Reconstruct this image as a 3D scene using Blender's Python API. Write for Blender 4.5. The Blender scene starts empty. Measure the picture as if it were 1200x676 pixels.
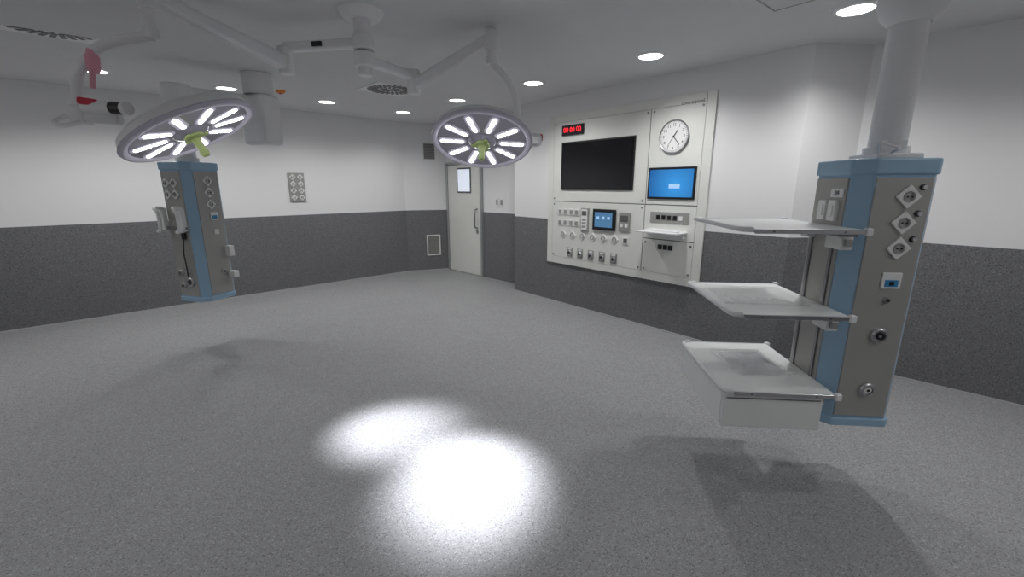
import bpy, bmesh, math
from mathutils import Vector, Matrix, Euler
D=bpy.data; C=bpy.context
sc=C.scene
sc.view_settings.view_transform='Standard'
sc.view_settings.look='None'
R=math.radians

# ------------------------------------------------------------------ materials
def mat(name,col,rough=.5,metal=0,emit=None,es=0,spec=.5,alpha=1,trans=0,bump=0,bscale=200,coat=0):
    m=D.materials.new(name); m.use_nodes=True
    nt=m.node_tree; b=nt.nodes['Principled BSDF']
    b.inputs['Base Color'].default_value=(*col,1)
    b.inputs['Roughness'].default_value=rough
    b.inputs['Metallic'].default_value=metal
    b.inputs['Specular IOR Level'].default_value=spec
    b.inputs['Coat Weight'].default_value=coat
    if emit:
        b.inputs['Emission Color'].default_value=(*emit,1); b.inputs['Emission Strength'].default_value=es
    if alpha<1: b.inputs['Alpha'].default_value=alpha
    if trans: b.inputs['Transmission Weight'].default_value=trans
    # faint procedural variation
    tc=nt.nodes.new('ShaderNodeTexCoord'); n=nt.nodes.new('ShaderNodeTexNoise')
    n.inputs['Scale'].default_value=6; n.inputs['Detail'].default_value=3
    mx=nt.nodes.new('ShaderNodeMix'); mx.data_type='RGBA'; mx.blend_type='MULTIPLY'
    mx.inputs[0].default_value=.06
    mx.inputs[6].default_value=(*col,1)
    nt.links.new(tc.outputs['Object'],n.inputs['Vector'])
    nt.links.new(n.outputs['Fac'],mx.inputs[7]); nt.links.new(mx.outputs[2],b.inputs['Base Color'])
    if bump:
        n2=nt.nodes.new('ShaderNodeTexNoise'); n2.inputs['Scale'].default_value=bscale
        bp=nt.nodes.new('ShaderNodeBump'); bp.inputs['Strength'].default_value=bump; bp.inputs['Distance'].default_value=.002
        nt.links.new(tc.outputs['Object'],n2.inputs['Vector']); nt.links.new(n2.outputs['Fac'],bp.inputs['Height'])
        nt.links.new(bp.outputs['Normal'],b.inputs['Normal'])
    return m

def speckle_nodes(nt,base,dark,light,scale):
    """flecked vinyl colour; returns colour output"""
    g=nt.nodes.new('ShaderNodeNewGeometry')
    v=nt.nodes.new('ShaderNodeTexVoronoi'); v.inputs['Scale'].default_value=scale
    nt.links.new(g.outputs['Position'],v.inputs['Vector'])
    sep=nt.nodes.new('ShaderNodeSeparateColor'); nt.links.new(v.outputs['Color'],sep.inputs[0])
    r=nt.nodes.new('ShaderNodeValToRGB'); r.color_ramp.interpolation='CONSTANT'
    e=r.color_ramp.elements
    e[0].position=0; e[0].color=(*dark,1)
    e[1].position=.12; e[1].color=(*base,1)
    k=e.new(.52); k.color=(*[x*1.06 for x in base],1)
    k=e.new(.92); k.color=(*light,1)
    nt.links.new(sep.outputs[0],r.inputs['Fac'])
    n=nt.nodes.new('ShaderNodeTexNoise'); n.inputs['Scale'].default_value=1.3; n.inputs['Detail'].default_value=4
    nt.links.new(g.outputs['Position'],n.inputs['Vector'])
    mr=nt.nodes.new('ShaderNodeMapRange'); mr.inputs[3].default_value=.93; mr.inputs[4].default_value=1.07
    nt.links.new(n.outputs['Fac'],mr.inputs[0])
    mx=nt.nodes.new('ShaderNodeMix'); mx.data_type='RGBA'; mx.blend_type='MULTIPLY'; mx.inputs[0].default_value=1
    nt.links.new(r.outputs[0],mx.inputs[6]); nt.links.new(mr.outputs[0],mx.inputs[7])
    return mx.outputs[2],g

def floor_mat():
    m=D.materials.new('speckled_vinyl_floor'); m.use_nodes=True; nt=m.node_tree; b=nt.nodes['Principled BSDF']
    o,g=speckle_nodes(nt,(.305,.308,.315),(.18,.18,.185),(.46,.46,.47),195)
    nt.links.new(o,b.inputs['Base Color']); b.inputs['Roughness'].default_value=.5
    b.inputs['Specular IOR Level'].default_value=.3
    return m
def wall_mat():
    m=D.materials.new('wall_paint_over_vinyl_dado'); m.use_nodes=True; nt=m.node_tree; b=nt.nodes['Principled BSDF']
    o,g=speckle_nodes(nt,(.165,.167,.173),(.095,.095,.10),(.255,.255,.265),170)
    sp=nt.nodes.new('ShaderNodeSeparateXYZ'); nt.links.new(g.outputs['Position'],sp.inputs[0])
    gt=nt.nodes.new('ShaderNodeMath'); gt.operation='GREATER_THAN'; gt.inputs[1].default_value=1.23
    nt.links.new(sp.outputs[2],gt.inputs[0])
    mx=nt.nodes.new('ShaderNodeMix'); mx.data_type='RGBA'
    nt.links.new(gt.outputs[0],mx.inputs[0]); nt.links.new(o,mx.inputs[6]); mx.inputs[7].default_value=(.80,.80,.81,1)
    nt.links.new(mx.outputs[2],b.inputs['Base Color'])
    b.inputs['Roughness'].default_value=.6; b.inputs['Specular IOR Level'].default_value=.25
    return m
M_floor=floor_mat(); M_wall=wall_mat()
M_ceil=mat('ceiling_paint',(.73,.73,.74),.8,spec=.2)
M_base=mat('cove_skirting_vinyl',(.46,.46,.47),.5)
M_white=mat('white_enamel',(.84,.84,.85),.3)
M_arm=mat('lamp_arm_white',(.86,.86,.88),.28)
M_panel=mat('off_white_wall_panel',(.77,.78,.745),.35)
M_shelf=mat('shelf_white',(.84,.85,.84),.3)
M_drawer=mat('drawer_white',(.84,.85,.84),.4)
M_blue=mat('pendant_blue',(.34,.52,.69),.35)
M_grey=mat('pendant_grey',(.42,.415,.40),.4,metal=.2)
M_seam=mat('seam_dark',(.12,.12,.12),.7)
M_black=mat('black_plastic',(.012,.012,.014),.35)
M_screen=mat('black_screen_glass',(.006,.006,.008),.12)
M_metal=mat('brushed_steel',(.6,.6,.62),.3,metal=1)
M_dkmetal=mat('dark_steel',(.28,.28,.29),.35,metal=.9)
M_sock=mat('socket_white',(.86,.86,.86),.3)
M_door=mat('door_laminate',(.76,.77,.73),.45)
M_frame=mat('door_frame_alu',(.45,.46,.46),.4,metal=.4)
M_glass=mat('door_window_glass_glow',(.75,.8,.9),.1,emit=(.75,.82,.95),es=.5)  # emission painted in for light coming through the pane; solid leaf behind
M_green=mat('green_handle',(.50,.62,.22),.4)
M_lens=mat('lamp_lens_grey',(.42,.40,.47),.15,coat=.5)
M_rim=mat('lamp_rim_lilac',(.60,.57,.67),.25)
M_glow=mat('lamp_glass_scatter_glow',(.55,.52,.60),.3,emit=(.85,.82,1),es=.12)  # faint emission stands in for LED light scattered in the lamp glass
M_led=mat('led_emitter',(1,1,1),.4,emit=(.92,.93,1),es=9)
M_dl=mat('downlight_diffuser',(1,1,1),.4,emit=(1,.98,.93),es=9)
M_red=mat('led_digits_red',(.8,.02,.02),.4,emit=(1,.02,.04),es=1.6)
M_pink=mat('pink_tape',(.85,.38,.48),.5)
M_redtag=mat('red_tag',(.6,.03,.06),.5)
M_orange=mat('orange_sensor',(.75,.25,.03),.5)
M_vent=mat('vent_grey',(.38,.38,.37),.5,metal=.3)
M_film=mat('clear_wrap_film',(.95,.95,.96),.12,alpha=.35,bump=.6,bscale=18)
M_paper=mat('folded_paper',(.70,.71,.75),.6)
M_bluelab=mat('blue_label',(.05,.28,.55),.4)
def screen_mat():
    m=D.materials.new('blue_desktop_screen'); m.use_nodes=True; nt=m.node_tree; b=nt.nodes['Principled BSDF']
    tc=nt.nodes.new('ShaderNodeTexCoord'); mp=nt.nodes.new('ShaderNodeMapping'); mp.inputs['Location'].default_value=(-.15,0,.05)
    gr=nt.nodes.new('ShaderNodeTexGradient'); gr.gradient_type='SPHERICAL'
    mp.inputs['Scale'].default_value=(2.2,2.2,2.2)
    nt.links.new(tc.outputs['Object'],mp.inputs[0]); nt.links.new(mp.outputs[0],gr.inputs[0])
    r=nt.nodes.new('ShaderNodeValToRGB'); r.color_ramp.elements[0].color=(.003,.05,.22,1); r.color_ramp.elements[1].color=(.04,.32,.75,1)
    nt.links.new(gr.outputs[0],r.inputs[0]); nt.links.new(r.outputs[0],b.inputs['Emission Color'])
    b.inputs['Emission Strength'].default_value=1.0; b.inputs['Base Color'].default_value=(.01,.02,.05,1); b.inputs['Roughness'].default_value=.2
    return m
M_bs=screen_mat()
M_win=mat('window_popup_light',(.3,.5,.8),.4,emit=(.45,.7,1),es=.4)
M_ui=mat('touch_ui',(.02,.05,.1),.3,emit=(.08,.20,.35),es=.8)

# ------------------------------------------------------------------ helpers
def empty(name,loc=(0,0,0),rotz=0,parent=None,quat=None):
    o=D.objects.new(name,None); C.collection.objects.link(o); o.location=loc
    if quat is not None: o.rotation_mode='QUATERNION'; o.rotation_quaternion=quat
    else: o.rotation_euler=(0,0,R(rotz))
    o.empty_display_size=.1
    if parent: o.parent=parent
    return o
def finish(par,name,bm,m,loc=(0,0,0),rot=(0,0,0),smooth=False,bev=0):
    me=D.meshes.new(name); bmesh.ops.recalc_face_normals(bm,faces=bm.faces); bm.to_mesh(me); bm.free()
    if smooth:
        for f in me.polygons: f.use_smooth=True
        try: me.set_sharp_from_angle(angle=R(35))
        except Exception: pass
    o=D.objects.new(name,me); C.collection.objects.link(o); o.location=loc; o.rotation_euler=rot
    me.materials.append(m)
    if par: o.parent=par
    if bev:
        b=o.modifiers.new('bevel','BEVEL'); b.width=bev; b.segments=3; b.limit_method='ANGLE'
    return o
def box(par,name,c,s,m,bev=0,rot=(0,0,0)):
    bm=bmesh.new(); bmesh.ops.create_cube(bm,size=1); bmesh.ops.scale(bm,vec=s,verts=bm.verts)
    return finish(par,name,bm,m,c,rot,bev=bev)
AX={'z':(0,0,0),'y':(R(90),0,0),'x':(0,R(90),0)}
def cyl(par,name,c,r,h,m,axis='z',r2=None,seg=32,bev=0,rot=None):
    bm=bmesh.new(); bmesh.ops.create_cone(bm,cap_ends=True,segments=seg,radius1=r,radius2=r if r2 is None else r2,depth=h)
    return finish(par,name,bm,m,c,rot or AX[axis],True,bev)
def lathe(par,name,prof,m,loc=(0,0,0),rot=(0,0,0),seg=48):
    bm=bmesh.new(); rings=[]
    for r,z in prof:
        if r<1e-6: rings.append([bm.verts.new((0,0,z))])
        else: rings.append([bm.verts.new((r*math.cos(2*math.pi*i/seg),r*math.sin(2*math.pi*i/seg),z)) for i in range(seg)])
    for a,b in zip(rings,rings[1:]):
        for i in range(seg):
            j=(i+1)%seg
            if len(a)==1 and len(b)==1: continue
            if len(a)==1: bm.faces.new((a[0],b[i],b[j]))
            elif len(b)==1: bm.faces.new((a[i],a[j],b[0]))
            else: bm.faces.new((a[i],a[j],b[j],b[i]))
    return finish(par,name,bm,m,loc,rot,True)
def prism(par,name,poly,z0,z1,m,bev=0,loc=(0,0,0),rot=(0,0,0)):
    bm=bmesh.new(); a=[bm.verts.new((x,y,z0)) for x,y in poly]; b=[bm.verts.new((x,y,z1)) for x,y in poly]
    bm.faces.new(a); bm.faces.new(b); n=len(poly)
    for i in range(n): bm.faces.new((a[i],a[(i+1)%n],b[(i+1)%n],b[i]))
    return finish(par,name,bm,m,loc,rot,bev=bev)
def smoothpts(pts,n=8):
    P=[Vector(p) for p in pts]; P=[2*P[0]-P[1]]+P+[2*P[-1]-P[-2]]; out=[]
    for i in range(1,len(P)-2):
        for k in range(n):
            t=k/n; a,b,c,d=P[i-1:i+3]
            out.append(.5*((2*b)+(c-a)*t+(2*a-5*b+4*c-d)*t*t+(3*b-a-3*c+d)*t**3))
    out.append(P[-2]); return out
def tube(par,name,pts,r,m,curve=False,seg=5):
    if curve: pts=smoothpts(pts)
    cu=D.curves.new(name,'CURVE'); cu.dimensions='3D'; cu.bevel_depth=r; cu.bevel_resolution=seg; cu.use_fill_caps=True
    s=cu.splines.new('POLY'); s.points.add(len(pts)-1)
    for i,p in enumerate(pts): s.points[i].co=(*p,1)
    t=D.objects.new('tmp',cu); C.collection.objects.link(t); C.view_layer.update()
    me=D.meshes.new_from_object(t.evaluated_get(C.evaluated_depsgraph_get())); D.objects.remove(t); D.curves.remove(cu)
    me.materials.clear(); me.materials.append(m)
    for f in me.polygons: f.use_smooth=True
    o=D.objects.new(name,me); C.collection.objects.link(o)
    if par: o.parent=par
    return o
def beam(par,name,a,b,w,h,m,bev=.015,w2=None,h2=None):
    """tapered rounded beam from a to b"""
    a=Vector(a); b=Vector(b); d=b-a; L=d.length
    bm=bmesh.new(); w2=w2 or w; h2=h2 or h
    vs=[]
    for (x,ww,hh) in ((0,w,h),(L,w2,h2)):
        vs.append([bm.verts.new((x,sy*ww/2,sz*hh/2)) for sy,sz in ((-1,-1),(1,-1),(1,1),(-1,1))])
    bm.faces.new(vs[0]); bm.faces.new(vs[1])
    for i in range(4): bm.faces.new((vs[0][i],vs[0][(i+1)%4],vs[1][(i+1)%4],vs[1][i]))
    o=finish(par,name,bm,m,a,d.to_track_quat('X','Z').to_euler(),bev=bev); return o
def text(par,name,s,loc,size,m,rot=(R(90),0,0),align='CENTER'):
    cu=D.curves.new(name,'FONT'); cu.body=s; cu.size=size; cu.align_x=align; cu.align_y='CENTER'; cu.extrude=.0005
    t=D.objects.new('tmp',cu); C.collection.objects.link(t); C.view_layer.update()
    me=D.meshes.new_from_object(t.evaluated_get(C.evaluated_depsgraph_get())); D.objects.remove(t)
    me.materials.clear(); me.materials.append(m)
    o=D.objects.new(name,me); C.collection.objects.link(o); o.location=loc; o.rotation_euler=rot; o.parent=par
    return o

# ------------------------------------------------------------------ room shell
CH=2.88
poly=[(-1.30,9.03),(.309,7.356),(.043,7.10),(2.585,4.07),(3.11,4.106),(5.2,1.925),(-.337,-3.40),(-7.25,3.81),(-2.10,8.75)]
names=['wall_door','wall_return','wall_right','wall_right_step','wall_right_far','wall_back_right','wall_back_left','wall_left','wall_far_corner']
def offs(poly,d):
    n=len(poly); out=[]
    for i in range(n):
        p0=Vector(poly[i-1]);p1=Vector(poly[i]);p2=Vector(poly[(i+1)%n])
        d1=(p1-p0).normalized(); d2=(p2-p1).normalized()
        n1=Vector((-d1.y,d1.x)); n2=Vector((-d2.y,d2.x))   # outward for clockwise polygon
        b=(n1+n2); b=b/ max(b.dot(n1),.2)
        out.append(p1+b*d)
    return out
outer=offs(poly,.15); inner=offs(poly,-.012)
n=len(poly)
for i,nm in enumerate(names):
    j=(i+1)%n
    prism(None,nm,[poly[i],poly[j],tuple(outer[j]),tuple(outer[i])],0,CH,M_wall)
    # cove skirting (small quarter profile)
    if nm!='wall_door':
        a=Vector(poly[i]);b=Vector(poly[j]);ai=inner[i];bi=inner[j]
        prism(None,nm.replace('wall','baseboard'),[tuple(a),tuple(b),tuple(bi),tuple(ai)],0,.016,M_base)
prism(None,'floor',[tuple(q) for q in outer],-.1,0,M_floor)
prism(None,'ceiling',[tuple(q) for q in outer],CH,CH+.1,M_ceil)
# lowered laminar-flow field of the ceiling
e1=Vector((.632,-.775)); e2=Vector((-.775,-.632))
k=Vector((-.90,5.45))
fld=[k,k+e1*3.4,k+e1*3.4+e2*3.6,k+e2*3.6]
prism(None,'ceiling_laminar_field',[tuple(q) for q in fld],CH-.10,CH,M_ceil)
CF=CH-.10

# door on the wall_door plane
ang=math.degrees(math.atan2(-.721,.693))
dr=empty('door_1',(-1.30,9.03,0),ang)
box(dr,'frame_left',(.035,-.02,1.07),(.05,.06,2.14),M_frame,.004)
box(dr,'frame_right',(1.085,-.02,1.07),(.05,.06,2.14),M_frame,.004)
box(dr,'frame_top',(.56,-.02,2.125),(1.10,.06,.05),M_frame,.004)
box(dr,'leaf',(.56,-.018,1.05),(.99,.035,2.08),M_door,.004)
box(dr,'window_frame',(.59,-.038,1.805),(.42,.012,.47),M_seam,.004)
box(dr,'window_pane',(.59,-.046,1.805),(.36,.008,.41),M_glass)
tube(dr,'pull_handle',[(.97,-.036,.92),(.97,-.10,.94),(.97,-.10,1.26),(.97,-.036,1.28)],.013,M_dkmetal)
box(dr,'lock_plate',(.97,-.04,.86),(.05,.01,.08),M_metal,.003)
sw=empty('light_switch',(-1.30,9.03,0),ang)
for i,x in enumerate((1.50,1.62)):
    box(sw,'plate_%d'%i,(x,-.006,1.42),(.085,.012,.16),M_sock,.003)
    box(sw,'rocker_%d'%i,(x,-.014,1.42),(.05,.006,.09),M_vent,.002)

# far corner vents
ang=math.degrees(math.atan2(.28,.80))
def grille(name,w,h,x,z,org,ang,mback):
    g=empty(name,org,ang)
    box(g,'back',(x,-.004,z),(w-.03,.004,h-.03),mback)
    for sx in (-1,1): box(g,'side_%d'%sx,(x+sx*(w/2-.012),-.009,z),(.024,.018,h),M_panel,.002)
    for sz in (-1,1): box(g,'rail_%d'%sz,(x,-.009,z+sz*(h/2-.012)),(w-.04,.018,.024),M_panel,.002)
    k=int(h/.028)
    for i in range(1,k): box(g,'slat_%d'%i,(x,-.010,z-h/2+i*h/k),(w-.045,.003,.020),M_vent,rot=(R(35),0,0))
grille('wall_vent_grille',.26,.34,.50,2.36,(-2.10,8.75,0),ang,M_seam)
grille('wall_vent_grille',.28,.42,.52,.52,(-2.10,8.75,0),ang,M_vent)

# diamond outlet board on left wall
angL=math.degrees(math.atan2(4.94,5.15))
def schuko(par,nm,x,y,z,face='y',size=.078,col=None):
    """diamond-rotated socket: plate + round recess + pins"""
    sub=empty(nm,(x,y,z),0 if face=='y' else (-90 if face=='-x' else 90),par)
    box(sub,'plate',(0,-.006,0),(size,.012,size),M_sock,.004,rot=(0,R(45),0))
    lathe(sub,'well',[(0,0),(size*.24,0),(size*.24,-.004),(size*.31,-.005),(size*.33,0)],M_vent,(0,-.012,0),(R(-90),0,0),20)
    cyl(sub,'pin_a',(-size*.12,-.014,0),.004,.005,M_black,'y',seg=10)
    cyl(sub,'pin_b',(size*.12,-.014,0),.004,.005,M_black,'y',seg=10)
    return sub
pb=empty('equipotential_socket_board',(-2.10,8.75,0),angL)
box(pb,'board',(-2.005,-.01,1.68),(.25,.02,.46),M_vent,.004)
for r_ in range(4):
    for c_ in range(2):
        schuko(pb,'socket_%d%d'%(r_,c_),-2.065+c_*.12,-.02,1.845-r_*.11,'y',.070)

# ------------------------------------------------------------------ control panel wall
angW=math.degrees(math.atan2(-.766,.642))
cp=empty('surgical_control_panel',(.043,7.10,0),angW)
x0,x1,z0,z1=.78,3.15,.60,2.64
box(cp,'backing',((x0+x1)/2,-.006,(z0+z1)/2),(x1-x0,.012,z1-z0),M_panel,.003)
fw=.10
def pl(nm,a,b,c,d,m=M_panel,y=-.016,t=.012): return box(cp,nm,((a+b)/2,y,(c+d)/2),(b-a,t,d-c),m,.002)
pl('seam_backing',x0+fw,x1-fw,z0+fw,z1-fw,M_seam,-.0125,.004)
pl('frame_left',x0,x0+fw-.004,z0,z1); pl('frame_right',x1-fw+.004,x1,z0,z1)
pl('frame_top',x0+fw,x1-fw,z1-fw+.004,z1); pl('frame_bottom',x0+fw,x1-fw,z0,z0+fw-.004)
pl('panel_upper_left',x0+fw,2.405,1.495,z1-fw); pl('panel_upper_right',2.415,x1-fw,1.495,z1-fw)
pl('panel_lower_left',x0+fw,2.405,z0+fw,1.485)
pl('panel_mid_right',2.415,x1-fw,1.10,1.485); pl('panel_lower_right',2.415,x1-fw,z0+fw,1.09)
for i,(a,b) in enumerate([(x0+.13,z1-.13),(2.37,z1-.13),(2.45,z1-.13),(x1-.13,z1-.13),(x0+.13,1.53),(2.37,1.53),(x0+.13,z0+.13),(2.37,z0+.13),(2.45,z0+.13),(x1-.13,z0+.13),(2.37,1.45),(x0+.13,1.45),(x1-.13,1.05),(2.45,1.05)]):
    cyl(cp,'screw_%d'%i,(a,-.024,b),.012,.004,M_dkmetal,'y',seg=12)
text(cp,'maker_lettering','controlpanel',(2.90,-.0235,2.555),.05,M_seam)
tv=empty('wall_monitor_large',(0,0,0),0,cp)
box(tv,'bezel',(1.635,-.028,1.965),(1.19,.018,.63),M_black,.004)
box(tv,'glass',(1.635,-.0385,1.965),(1.15,.004,.59),M_screen)
lc=empty('led_timer',(0,0,0),0,cp)
box(lc,'housing',(1.235,-.03,2.43),(.38,.03,.13),M_black,.004)
text(lc,'digits','00 00 00',(1.235,-.0465,2.43),.088,M_red)
# wall clock
ck=empty('analog_clock',(2.72,-.022,2.225),0,cp)
lathe(ck,'case',[(0,0),(.175,0),(.178,.02),(.170,.028),(.163,.022),(.163,.014),(0,.014)],M_metal,(0,0,0),(R(90),0,0),48)
cyl(ck,'dial',(0,-.016,0),.162,.003,M_sock,'y',seg=48)
for i in range(12):
    a=i*math.pi/6
    text(ck,'numeral_%d'%i,str(12 if i==0 else i),(.122*math.sin(a),-.0185,.122*math.cos(a)),.042,M_black)
for i in range(60):
    a=i*math.pi/30; L=.012 if i%5 else .018
    box(ck,'tick_%d'%i,(.152*math.sin(a),-.0185,.152*math.cos(a)),(.003,.001,L),M_black,rot=(0,a,0))
for nm,a,L,w in (('hour_hand',R(35),.075,.010),('minute_hand',R(140),.115,.007),('second_hand',R(215),.10,.003)):
    box(ck,nm,(L/2*math.sin(a),-.021,L/2*math.cos(a)),(w,.002,L),M_black,rot=(0,a,0))
cyl(ck,'boss',(0,-.022,0),.009,.006,M_black,'y')
# blue computer screen
bs=empty('computer_screen',(2.725,-.022,1.73),0,cp)
box(bs,'bezel',(0,-.008,0),(.58,.016,.35),M_black,.006)
box(bs,'display',(0,-.0175,0),(.53,.003,.30),M_bs)
box(bs,'popup',(.05,-.020,-.03),(.13,.001,.05),M_win)
# lower-left fittings
for i,(x,z) in enumerate([(1.09,1.35),(1.30,1.35),(1.09,1.20),(1.30,1.20)]):
    for j in (-.05,.05):
        box(cp,'switch_plate_%d_%d'%(i,j>0),(x+j,-.026,z),(.082,.012,.085),M_sock,.003)
        box(cp,'switch_key_%d_%d'%(i,j>0),(x+j,-.034,z),(.055,.006,.055),M_vent,.003)
box(cp,'intercom_case',(1.50,-.032,1.26),(.13,.03,.31),M_frame,.006)
box(cp,'intercom_face',(1.50,-.048,1.26),(.10,.003,.27),M_sock,.002)
box(cp,'intercom_display',(1.50,-.051,1.345),(.075,.003,.06),M_seam)
for i in range(3): box(cp,'intercom_key_%d'%i,(1.50,-.051,1.26-i*.045),(.07,.004,.022),M_vent,.002)
box(cp,'touch_panel_case',(1.825,-.034,1.275),(.36,.03,.27),M_black,.006)
box(cp,'touch_panel_display',(1.825,-.051,1.275),(.28,.004,.19),M_ui)
for i in range(3): box(cp,'touch_panel_icon_%d'%i,(1.74+i*.085,-.0535,1.30),(.04,.001,.035),M_win)
box(cp,'thermostat_case',(2.14,-.03,1.27),(.16,.024,.23),M_vent,.005)
box(cp,'thermostat_display',(2.14,-.044,1.31),(.11,.004,.07),M_seam)
for i in range(2): box(cp,'thermostat_key_%d'%i,(2.105+i*.07,-.044,1.22),(.04,.004,.04),M_sock,.002)
for i in range(6):
    x=1.10+i*.18; sub=empty('socket_outlet_%d'%i,(x,-.022,1.035),0,cp)
    box(sub,'plate',(0,-.006,0),(.088,.012,.088),M_sock,.004,rot=(0,R(45),0))
    lathe(sub,'well',[(0,0),(.026,0),(.026,-.004),(.033,-.005),(.035,0)],M_vent,(0,-.012,0),(R(-90),0,0),20)
box(cp,'data_outlet',(2.17,-.028,1.035),(.09,.012,.09),M_sock,.003)
box(cp,'data_outlet_label',(2.17,-.036,1.035),(.055,.004,.055),M_seam,.001)
def gas(par,nm,x,y,z,face='y',r=.038,cap=None,label=True):
    sub=empty(nm,(x,y,z),0 if face=='y' else (-90 if face=='-x' else 90),par)
    lathe(sub,'collar',[(0,0),(r,0),(r,.014),(r*.82,.022),(r*.62,.022),(r*.62,.012),(0,.012)],M_metal,(0,0,0),(R(90),0,0),28)
    cyl(sub,'valve',(0,-.015,0),r*.5,.010,cap or M_black,'y',seg=20)
    cyl(sub,'bore',(0,-.021,0),r*.2,.003,M_metal if cap is M_black else M_black,'y',seg=12)
    if label: box(sub,'label',(0,-.002,r*1.45),(r*1.6,.004,r*.5),M_sock)
    return sub
for i in range(5): 
    box(cp,'gas_plate_%d'%i,(1.24+i*.19,-.025,.79),(.10,.006,.13),M_vent,.002)
    gas(cp,'gas_outlet_%d'%i,1.24+i*.19,-.028,.78,'y',.038,(M_black,M_seam,M_dkmetal)[i%3])
# lower-right: connector strip, keyboard tray, outlets
box(cp,'connector_strip',(2.735,-.026,1.35),(.48,.01,.12),M_vent,.003)
for i in range(5): box(cp,'connector_%d'%i,(2.60+i*.07,-.034,1.35),(.045,.01,.05),M_black if i<4 else M_sock,.003)
kt=empty('keyboard_tray',(0,0,0),0,cp)
box(kt,'tray',(2.72,-.145,1.195),(.50,.25,.022),M_white,.008)
box(kt,'keyboard',(2.72,-.13,1.213),(.38,.13,.014),M_sock,.004)
for r_ in range(4): box(kt,'key_row_%d'%r_,(2.72,-.085-r_*.028,1.222),(.35,.02,.004),M_shelf,.001)
box(kt,'wall_bracket',(2.72,-.04,1.16),(.44,.04,.06),M_white,.006)
box(kt,'mouse',(2.94,-.2,1.215),(.035,.06,.02),M_sock,.008)
for i in range(3): box(cp,'port_%d'%i,(2.65+i*.065,-.028,1.01),(.05,.012,.055),M_black,.003)

# ------------------------------------------------------------------ ceiling fittings
def downlight(x,y,zc=CH,e=60):
    o=empty('recessed_downlight',(x,y,zc))
    lathe(o,'trim_ring',[(.105,-.004),(.108,-.012),(.135,-.008),(.14,0)],M_white)
    cyl(o,'diffuser',(0,0,-.006),.105,.006,M_dl,seg=40)
    l=D.lights.new('downlight_lamp','SPOT'); l.energy=e; l.spot_size=R(150); l.spot_blend=.75; l.shadow_soft_size=.06; l.color=(1,.994,.988)
    lo=D.objects.new('downlight_lamp',l); C.collection.objects.link(lo); lo.parent=o; lo.location=(0,0,-.03)
E=55
for x,y in [(2.35,3.33),(1.29,4.43),(.25,5.52),(-.77,6.57),(-1.78,7.58),(-2.66,6.69),(-3.53,5.80),(-4.37,4.95)]:
    downlight(x,y,e=E*(.8 if y>5.6 else 1.08))
for x,y,kk in [(3.5,2.1,.75),(-5.3,4.0,.6),(-5.2,2.6,.5),(-4.1,1.4,.5),(-2.9,.2,.45),(-1.6,-1.1,.5),(-.3,-2.3,.55),(1.4,-.8,.5),(2.9,.8,.6)]:  # unseen downlights added outside the view, to continue the rows and as rear fill
    downlight(x,y,e=E*kk)
def diffuser(x,y):
    o=empty('ceiling_swirl_diffuser',(x,y,CH),44)
    box(o,'plate',(0,0,-.006),(.62,.62,.012),M_white,.003)
    for ring,(ra,rb,nn) in enumerate(((.05,.145,14),(.155,.285,26))):
        for i in range(nn):
            a=2*math.pi*i/nn; rm=(ra+rb)/2
            box(o,'slot_%d_%d'%(ring,i),(rm*math.cos(a),rm*math.sin(a),-.013),(rb-ra,.024 if ring==0 else .036,.004),M_black,rot=(0,0,a+R(14)))
    cyl(o,'hub',(0,0,-.014),.03,.006,M_metal,seg=20)
diffuser(-3.52,3.66); diffuser(-1.51,5.85)
sn=empty('ceiling_smoke_detector',(-2.94,5.95,CH))
lathe(sn,'base',[(0,-.03),(.04,-.03),(.055,-.018),(.06,0)],M_orange)
cyl(sn,'led_cap',(0,0,-.035),.02,.012,M_redtag,seg=16)
hb=empty('ceiling_access_hatch',(1.78,3.05,CH),-50)
box(hb,'panel',(0,0,-.004),(.42,.42,.008),M_ceil,.002); 
for sx,sy,w,h in ((0,.215,.44,.008),(0,-.215,.44,.008),(.215,0,.008,.44),(-.215,0,.008,.44)):
    box(hb,'frame_%g_%g'%(sx,sy),(sx,sy,-.005),(w,h,.010),M_vent)

# ------------------------------------------------------------------ supply pendants
def octa(w,d,fl,fr,br,bl):
    x=w/2;y=d/2
    return [(-x+fl,-y),(x-fr,-y),(x,-y+fr),(x,y-br),(x-br,y),(-x+bl,y),(-x,y-bl),(-x,-y+fl)]
def pendant_body(par,w,d,zb,zt,ch):
    fl,fr,br,bl=ch
    prism(par,'column_body',octa(w,d,*ch),zb+.03,zt-.03,M_blue,.004)
    g=.012
    prism(par,'base_cap',octa(w+2*g,d+2*g,*[q+g*.6 for q in ch]),zb,zb+.045,M_blue,.006)
    prism(par,'top_cap',octa(w+2*g,d+2*g,*[q+g*.6 for q in ch]),zt-.075,zt,M_blue,.008)
    zc=(zb+zt)/2-.015; hh=zt-zb-.15
    box(par,'face_front',((fl-fr)/2,-d/2-.002,zc),(w-fl-fr-.012,.012,hh),M_grey,.003)
    box(par,'face_back',((bl-br)/2,d/2+.002,zc),(w-bl-br-.012,.012,hh),M_grey,.003)
    box(par,'face_left',(-w/2-.002,(fl-bl)/2,zc),(.012,d-fl-bl-.012,hh),M_grey,.003)
    box(par,'face_right',(w/2+.002,(fr-br)/2,zc),(.012,d-fr-br-.012,hh),M_grey,.003)

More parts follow.
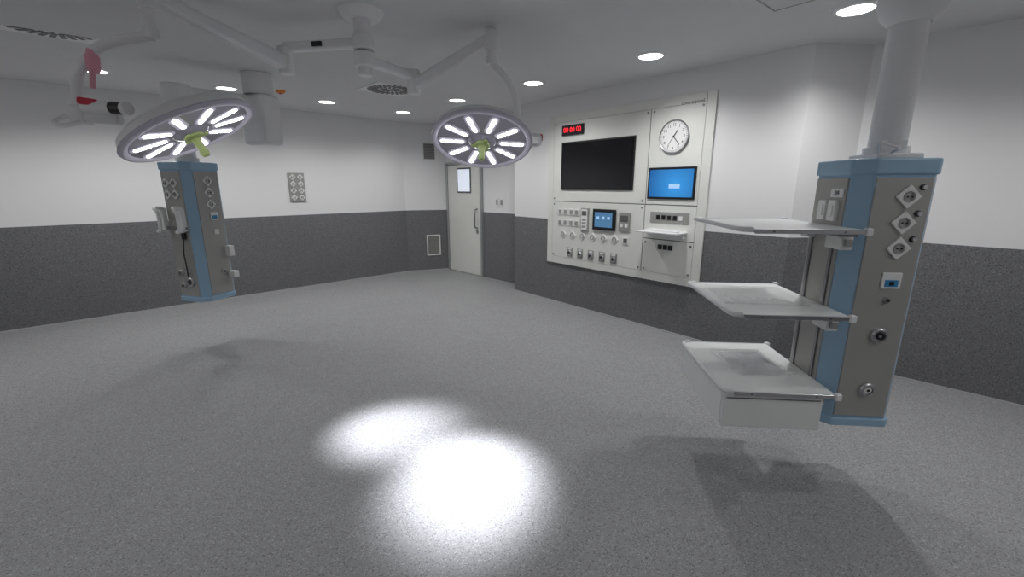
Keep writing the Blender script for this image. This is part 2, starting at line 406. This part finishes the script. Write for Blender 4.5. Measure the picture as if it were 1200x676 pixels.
rp=empty('ceiling_supply_pendant',(1.885,2.355,0),-5)
W,Dp=.36,.39
pendant_body(rp,W,Dp,.42,1.83,(.068,.022,.05,.05))
yf=-Dp/2-.008
for i,z in enumerate((1.65,1.525,1.40)):
    schuko(rp,'socket_%d'%i,.045,yf,z,'y',.082)
    cyl(rp,'earth_stud_%d'%i,(.105,yf-.008,z+.045),.010,.02,M_metal,'y',seg=14)
    cyl(rp,'earth_collar_%d'%i,(.105,yf-.002,z+.045),.015,.006,M_black,'y',seg=14)
box(rp,'data_plate',(.045,yf-.004,1.235),(.092,.008,.082),M_sock,.003)
box(rp,'data_label',(.045,yf-.009,1.222),(.062,.003,.035),M_bluelab)
box(rp,'data_port',(.045,yf-.0115,1.222),(.022,.003,.02),M_black)
cyl(rp,'earth_pin',(.04,yf-.006,1.135),.014,.016,M_metal,'y',seg=18)
cyl(rp,'earth_pin_core',(.04,yf-.016,1.135),.007,.004,M_black,'y',seg=14)
gas(rp,'gas_outlet_0',.035,yf,.945,'y',.040,M_black,False)
gas(rp,'gas_outlet_1',.03,yf,.64,'y',.038,M_panel,False)
# left face fittings
for i,y in enumerate((.03,-.055)):
    box(rp,'side_socket_%d'%i,(-W/2-.018,y,1.575),(.022,.062,.105),M_sock,.004)
    box(rp,'side_socket_key_%d'%i,(-W/2-.031,y,1.575),(.006,.035,.06),M_shelf,.003)
box(rp,'bay_label',(-W/2-.012,-.06,1.665),(.006,.10,.045),M_sock,.002)
text(rp,'bay_number','3/4',(-W/2-.0165,-.06,1.665),.035,M_black,rot=(R(90),0,R(-90)))
for y in (-.085,.10): box(rp,'mount_rail_%g'%y,(-W/2-.010,y,.95),(.012,.022,1.0),M_dkmetal,.002)
# shelves
sx0,sx1,sy0,sy1=-.75,-.19,-.32,.43
def shelf(nm,zt):
    s=empty(nm,(0,0,0),0,rp)
    prism(s,'plate',[(sx0+.04,sy0),(sx1,sy0),(sx1,sy1),(sx0+.04,sy1),(sx0,sy1-.04),(sx0,sy0+.04)],zt-.022,zt-.006,M_shelf,.004)
    # raised rounded lip on the outer side and end rails in steel
    tube(s,'lip',[(sx0+.05,sy0,zt-.008),(sx0+.012,sy0+.012,zt-.008),(sx0,sy0+.05,zt-.008),(sx0,sy1-.05,zt-.008),(sx0+.012,sy1-.012,zt-.008),(sx0+.05,sy1,zt-.008)],.013,M_white)
    for y in (sy0-.004,sy1+.004):
        box(s,'equipment_rail_%g'%y,((sx0+sx1)/2+.03,y,zt-.016),(sx1-sx0-.05,.010,.022),M_metal,.002)
        for q in (0,1): cyl(s,'rail_bolt_%g_%d'%(y,q),(sx0+.14+q*.32,y-.006*(1 if y<0 else -1),zt-.016),.005,.006,M_dkmetal,'y',seg=12)
        box(s,'corner_bumper_%g'%y,(sx1+.005,y,zt-.015),(.03,.03,.036),M_white,.006)
    box(s,'bracket',(-W/2-.02,-.15,zt-.075),(.06,.13,.085),M_shelf,.008)
    box(s,'bracket_knob',(-W/2-.02,-.222,zt-.08),(.035,.02,.035),M_vent,.005)
    box(s,'bracket_rail',(-W/2-.06,-.02,zt-.034),(.09,.52,.020),M_dkmetal,.003)
    box(s,'bracket_back',(-W/2-.02,.12,zt-.06),(.05,.08,.05),M_shelf,.006)
    return s
shelf('upper_shelf',1.505); s2=shelf('middle_shelf',1.08); s3=shelf('drawer_shelf',.66)
box(s3,'drawer_box',(-.49,.05,.54),(.50,.72,.195),M_drawer,.006)
box(s3,'drawer_front_line',(-.49,-.3125,.612),(.47,.004,.004),M_seam)
box(s3,'drawer_outer_panel',(-.742,.05,.54),(.006,.68,.165),M_drawer,.003)
def wrap(par,nm,cx,cy,z,w,d,h,m,seed=0,rz=0):
    bm=bmesh.new(); N=16
    import random; rnd=random.Random(seed)
    vs=[[bm.verts.new(((i/N-.5)*w*(1+.02*rnd.uniform(-1,1)),(j/N-.5)*d*(1+.02*rnd.uniform(-1,1)),h*(min(1,4*min(i,N-i,j,N-j)/N))*(.7+.5*rnd.random())) ) for j in range(N+1)] for i in range(N+1)]
    for i in range(N):
        for j in range(N): bm.faces.new((vs[i][j],vs[i+1][j],vs[i+1][j+1],vs[i][j+1]))
    return finish(par,nm,bm,m,(cx,cy,z),(0,0,rz),True)
wp=empty('wrapped_document_pack',(0,0,0),0,rp)
box(wp,'papers',(-.45,.08,.661),(.24,.30,.012),M_paper,.003,rot=(0,0,R(6)))
wrap(wp,'film_sleeve',-.45,.08,.665,.31,.40,.018,M_film,3,R(6))
wrap(rp,'film_sheet_middle_shelf',-.47,.10,1.077,.44,.46,.010,M_film,5,R(-4))
# tube to ceiling
tx,ty=.045,0
box(rp,'tube_flange',(tx,ty,1.845),(.22,.22,.03),M_white,.008)
cyl(rp,'tube_collar',(tx,ty,1.875),.098,.04,M_arm,bev=.004)
cyl(rp,'tube',(tx,ty,2.18),.080,.66,M_arm,seg=48)
lathe(rp,'arm_bearing',[(.083,2.46),(.12,2.50),(.14,2.56),(.145,2.70),(.145,2.80),(0,2.80)],M_white,(tx,ty,0))
beam(rp,'ceiling_arm',(tx,ty,2.72),(tx-.1,ty-1.0,2.72),.20,.14,M_white,.03)
cyl(rp,'ceiling_mount',(tx-.1,ty-1.0,2.74),.16,.28,M_white,bev=.02)
for i,a in enumerate((-.05,0.04)): box(rp,'tube_label_%d'%i,(tx+a-.03,ty-.101,1.90),(.03,.003,.04),M_sock)
tube(rp,'cable_tie',[(-.07,-.12,1.86),(-.10,-.16,1.90),(-.02,-.17,1.88),(.0,-.11,1.86)],.006,M_white,True)

lp=empty('ceiling_supply_pendant',(-3.265,4.557,0),-17)
pendant_body(lp,.36,.36,.53,1.93,(.03,.065,.03,.03))
yf=-.18-.008
for i,(x,z) in enumerate([(-.085,1.73),(.02,1.73),(-.085,1.62),(.02,1.62)]):
    schuko(lp,'socket_%d'%i,x,yf,z,'y',.072)
for i,(x,z) in enumerate([(-.08,.83),(.02,.86),(-.07,.70)]): gas(lp,'gas_outlet_%d'%i,x,yf,z,'y',.03,(M_metal,M_panel,M_seam)[i],False)
gas(lp,'gas_outlet_large',.03,yf,.74,'y',.045,M_black,False)
for i,x in enumerate((-.12,.13)):
    tube(lp,'grip_handle_%d'%i,[(x-.055,yf-.01,1.27),(x-.05,yf-.09,1.26),(x+.02,yf-.12,1.29),(x+.025,yf-.12,1.43),(x-.04,yf-.10,1.49),(x-.055,yf-.01,1.48)],.017,M_shelf,True)
    box(lp,'grip_mount_%d'%i,(x-.05,yf-.02,1.375),(.045,.05,.23),M_shelf,.01)
box(lp,'grip_rail',(-.02,yf-.012,1.29),(.30,.02,.03),M_dkmetal,.003)
box(lp,'cable_plug',(.045,yf-.01,1.22),(.05,.02,.08),M_black,.004)
tube(lp,'cable',[(.05,yf-.02,1.18),(.06,yf-.05,1.05),(.05,yf-.04,.95),(.04,yf-.03,.80)],.006,M_black,True)
xf=.18+.008
for i,z in enumerate((1.75,1.635,1.52)): schuko(lp,'side_socket_%d'%i,xf,.02,z,'x',.076)
box(lp,'side_data_plate',(xf+.004,.04,1.40),(.010,.08,.08),M_sock,.003); box(lp,'side_data_label',(xf+.010,.04,1.39),(.004,.05,.035),M_bluelab)
box(lp,'side_port',(xf+.004,.04,1.24),(.01,.05,.05),M_sock,.003)
gas(lp,'side_gas',xf,.05,.82,'x',.028,M_dkmetal,False)
box(lp,'side_box_upper',(xf+.035,.13,1.03),(.07,.06,.11),M_sock,.008)
box(lp,'side_box_lower',(xf+.045,.13,.78),(.09,.06,.07),M_sock,.008)
cyl(lp,'tube',(0,0,2.21),.08,.56,M_arm,seg=40); cyl(lp,'tube_collar',(0,0,1.95),.10,.05,M_white,bev=.005)
cyl(lp,'arm_bearing',(0,0,2.54),.13,.24,M_white,bev=.02)
Rl=Matrix.Rotation(R(17),3,'Z'); mt=Rl@Vector((-2.76+3.265,5.10-4.557,0))
beam(lp,'ceiling_arm',(0,0,2.56),(mt.x,mt.y,2.56),.20,.16,M_white,.03)
box(lp,'bearing_housing',(mt.x,mt.y,2.40),(.32,.26,.52),M_arm,.04)
cyl(lp,'ceiling_mount',(mt.x,mt.y,2.77),.15,.22,M_white,bev=.01)

# ------------------------------------------------------------------ surgical lights
def lamp_head(par,ctr,target,en,spin=0,cone=27):
    d=(Vector(target)-Vector(ctr)).normalized()
    q=(-d).to_track_quat('Z','Y')
    h=empty('lamp_head',ctr,0,par,q)
    lathe(h,'dome_shell',[(0,.110),(.09,.110),(.10,.10),(.20,.092),(.30,.070),(.345,.040),(.358,.0)],M_white,seg=64)
    lathe(h,'rim_ring',[(.358,.006),(.365,-.004),(.358,-.018),(.345,-.021)],M_rim,seg=64)
    lathe(h,'edge_diffuser',[(.345,-.021),(.330,-.020),(.318,-.010)],M_glow,seg=64)
    cyl(h,'lens_cover',(0,0,-.006),.335,.010,M_lens,seg=64)
    def stad(nm,L,w,m,r_,a,z,extra=0):
        bm=bmesh.new(); vs=[]
        for k_ in range(12):
            t=math.pi*(k_/11)-math.pi/2; vs.append((L/2-w/2+w/2*math.cos(t),w/2*math.sin(t)))
        for k_ in range(12):
            t=math.pi*(k_/11)+math.pi/2; vs.append((-L/2+w/2+w/2*math.cos(t),w/2*math.sin(t)))
        aa=[bm.verts.new((x,y,.004)) for x,y in vs]; bb=[bm.verts.new((x,y,-.004)) for x,y in vs]
        bm.faces.new(aa); bm.faces.new(bb)
        for k_ in range(24): bm.faces.new((aa[k_],aa[(k_+1)%24],bb[(k_+1)%24],bb[k_]))
        finish(h,nm,bm,m,(r_*math.cos(a),r_*math.sin(a),z),(0,0,a+extra))
    for i in range(10):
        a=2*math.pi*i/10+spin
        stad('led_tray_%d'%i,.200,.064,M_glow,.215,a,-.013)
        # each spoke is a chain of LED lenses: two long cells with a gap
        stad('led_bar_outer_%d'%i,.088,.027,M_led,.252,a,-.018)
        stad('led_bar_inner_%d'%i,.068,.022,M_led,.166,a,-.018)
    lathe(h,'centre_ring',[(0,-.035),(.05,-.035),(.085,-.025),(.10,-.010)],M_lens)
    lathe(h,'sterile_handle',[(.055,-.03),(.052,-.045),(.030,-.055),(.022,-.07),(.024,-.09),(.019,-.11),(.024,-.135),(.018,-.155),(0,-.158)],M_green)
    for i in range(3):
        a=i*2.094; box(h,'handle_wing_%d'%i,(.045*math.cos(a),.045*math.sin(a),-.042),(.06,.026,.014),M_green,.004,rot=(0,0,a))
    l=D.lights.new('surgical_beam','SPOT'); l.energy=en; l.spot_size=R(cone); l.spot_blend=1; l.shadow_soft_size=.14; l.color=(.93,.94,1)
    lo=D.objects.new('surgical_beam',l); C.collection.objects.link(lo); lo.parent=h; lo.location=(0,0,-.20)
    return h,q
# right lamp
rl=empty('surgical_light')
rc=(-.215,3.30,2.02)
h,q=lamp_head(rl,rc,(-.265,2.27,0),820,.1,30)
Mh=Matrix.Translation(rc)@q.to_matrix().to_4x4()
tube(rl,'drop_tube',[(-.148,3.35,2.72),(-.148,3.36,2.56)],.026,M_arm)
cyl(rl,'drop_collar',(-.148,3.35,2.56),.036,.05,M_white,bev=.004)
tube(rl,'yoke',[(-.148,3.36,2.56),(-.12,3.37,2.53),(-.03,3.40,2.44),(.03,3.42,2.30),(.035,3.42,2.18),(.02,3.40,2.09)],.024,M_arm,True)
cyl(rl,'yoke_pivot',(.02,3.38,2.10),.040,.12,M_white,'y',bev=.006)
beam(rl,'yoke_mount',(.02,3.40,2.10),(-.12,3.36,2.11),.06,.05,M_white,.012)
# lamp-head side that faces the right-hand wall carries the positioning grip
sg=1 if (Mh@Vector((1,0,0))).x>(Mh@Vector((-1,0,0))).x else -1
tube(rl,'side_grip',[tuple(Mh@Vector((sg*.34,.07,.0))),tuple(Mh@Vector((sg*.41,.05,.0))),tuple(Mh@Vector((sg*.41,-.05,.0))),tuple(Mh@Vector((sg*.34,-.07,.0)))],.012,M_arm,True)
box(rl,'red_marker_tag',tuple(Mh@Vector((sg*.42,.01,.015))),(.03,.03,.045),M_redtag,.008)
beam(rl,'spring_arm',(-.74,3.54,2.43),(-.16,3.35,2.70),.075,.085,M_arm,.02,.06,.065)
cyl(rl,'spring_arm_joint',(-.148,3.35,2.69),.045,.14,M_white,bev=.01)
cyl(rl,'elbow_joint',(-.74,3.54,2.46),.05,.17,M_white,bev=.01)
# left lamp
ll=empty('surgical_light')
lc_=(-1.85,2.64,2.01)
h,q=lamp_head(ll,lc_,(-.84,2.80,0),620,.25,27)
Ml=Matrix.Translation(lc_)@q.to_matrix().to_4x4()
tube(ll,'drop_tube',[(-1.90,2.54,2.66),(-1.90,2.54,2.46)],.026,M_arm)
cyl(ll,'drop_collar',(-1.90,2.54,2.48),.036,.05,M_white,bev=.004)
tube(ll,'yoke',[(-1.90,2.54,2.47),(-1.98,2.54,2.46),(-2.18,2.54,2.42),(-2.33,2.55,2.30),(-2.37,2.55,2.18),(-2.37,2.55,2.08)],.026,M_arm,True)
cyl(ll,'yoke_joint',(-2.37,2.55,2.08),.045,.10,M_white,bev=.008)
e=Ml@Vector((0,0,.02)); st=Vector((-2.37,2.55,2.08)); rimp=e+(st-e).normalized()*.33
beam(ll,'yoke_mount',(-2.42,2.54,2.07),tuple(rimp),.06,.055,M_white,.015)
tube(ll,'camera_barrel',[(-2.10,2.445,2.10),(-2.03,2.435,2.095)],.032,M_black)
tube(ll,'camera_barrel_body',[(-2.26,2.47,2.11),(-2.10,2.447,2.10)],.034,M_white)
tube(ll,'camera_barrel_cap',[(-2.03,2.433,2.095),(-2.005,2.43,2.094)],.034,M_white)
tube(ll,'side_grip',[(-2.40,2.50,2.07),(-2.42,2.44,2.03),(-2.36,2.42,2.01),(-2.30,2.46,2.03)],.012,M_arm,True)
lathe(ll,'pink_tape_roll',[(0,-.05),(.022,-.05),(.03,-.03),(.032,.03),(.022,.05),(.02,.07),(0,.07)],M_pink,(-2.24,2.54,2.34),(R(12),R(15),0),20)
box(ll,'pink_tape_tail',(-2.25,2.53,2.26),(.012,.03,.10),M_pink,.004,rot=(0,R(12),0))
box(ll,'red_tag_strip',(-2.22,2.44,2.13),(.09,.03,.035),M_redtag,.01,rot=(0,R(8),R(10)))
beam(ll,'spring_arm',(-1.52,3.20,2.50),(-1.90,2.55,2.67),.085,.10,M_arm,.022,.065,.07)
cyl(ll,'spring_arm_joint',(-1.90,2.54,2.67),.045,.14,M_white,bev=.01)
cyl(ll,'elbow_joint',(-1.52,3.20,2.52),.05,.17,M_white,bev=.01)
# label box on dome of left lamp
box(h,'dome_label',(-.02,.20,.10),(.10,.07,.02),M_rim,.004)
# spindle with extension arms
sp=empty('surgical_light_ceiling_mount')
lathe(sp,'canopy',[(0,CF-.05),(.10,CF-.05),(.13,CF-.02),(.14,CF)],M_white,(-.96,3.10,0))
cyl(sp,'spindle_upper',(-.96,3.10,2.68),.055,.24,M_arm,bev=.006)
cyl(sp,'arm_ring_a',(-.96,3.10,2.60),.066,.09,M_white,bev=.01)
cyl(sp,'arm_ring_b',(-.96,3.10,2.50),.066,.09,M_white,bev=.01)
cyl(sp,'spindle_foot',(-.96,3.10,2.43),.045,.06,M_arm,bev=.01)
beam(sp,'extension_arm_a',(-.96,3.10,2.60),(-1.52,3.20,2.60),.06,.06,M_arm,.015)
box(sp,'arm_badge',(-1.27,3.115,2.60),(.07,.012,.03),M_black,.003,rot=(0,0,R(-10)))
beam(sp,'extension_arm_b',(-.96,3.10,2.50),(-.74,3.54,2.50),.06,.06,M_arm,.015)

# ------------------------------------------------------------------ world + camera
w=D.worlds.new('world'); sc.world=w; w.use_nodes=True; w.node_tree.nodes['Background'].inputs[0].default_value=(.05,.05,.05,1)
cam=D.cameras.new('camera'); co=D.objects.new('camera',cam); C.collection.objects.link(co)
cam.sensor_width=36; cam.lens=510/1200*36; cam.clip_start=.02
co.location=(0,0,1.7); co.rotation_euler=(R(90)-math.atan(120/510),0,0)
sc.camera=co
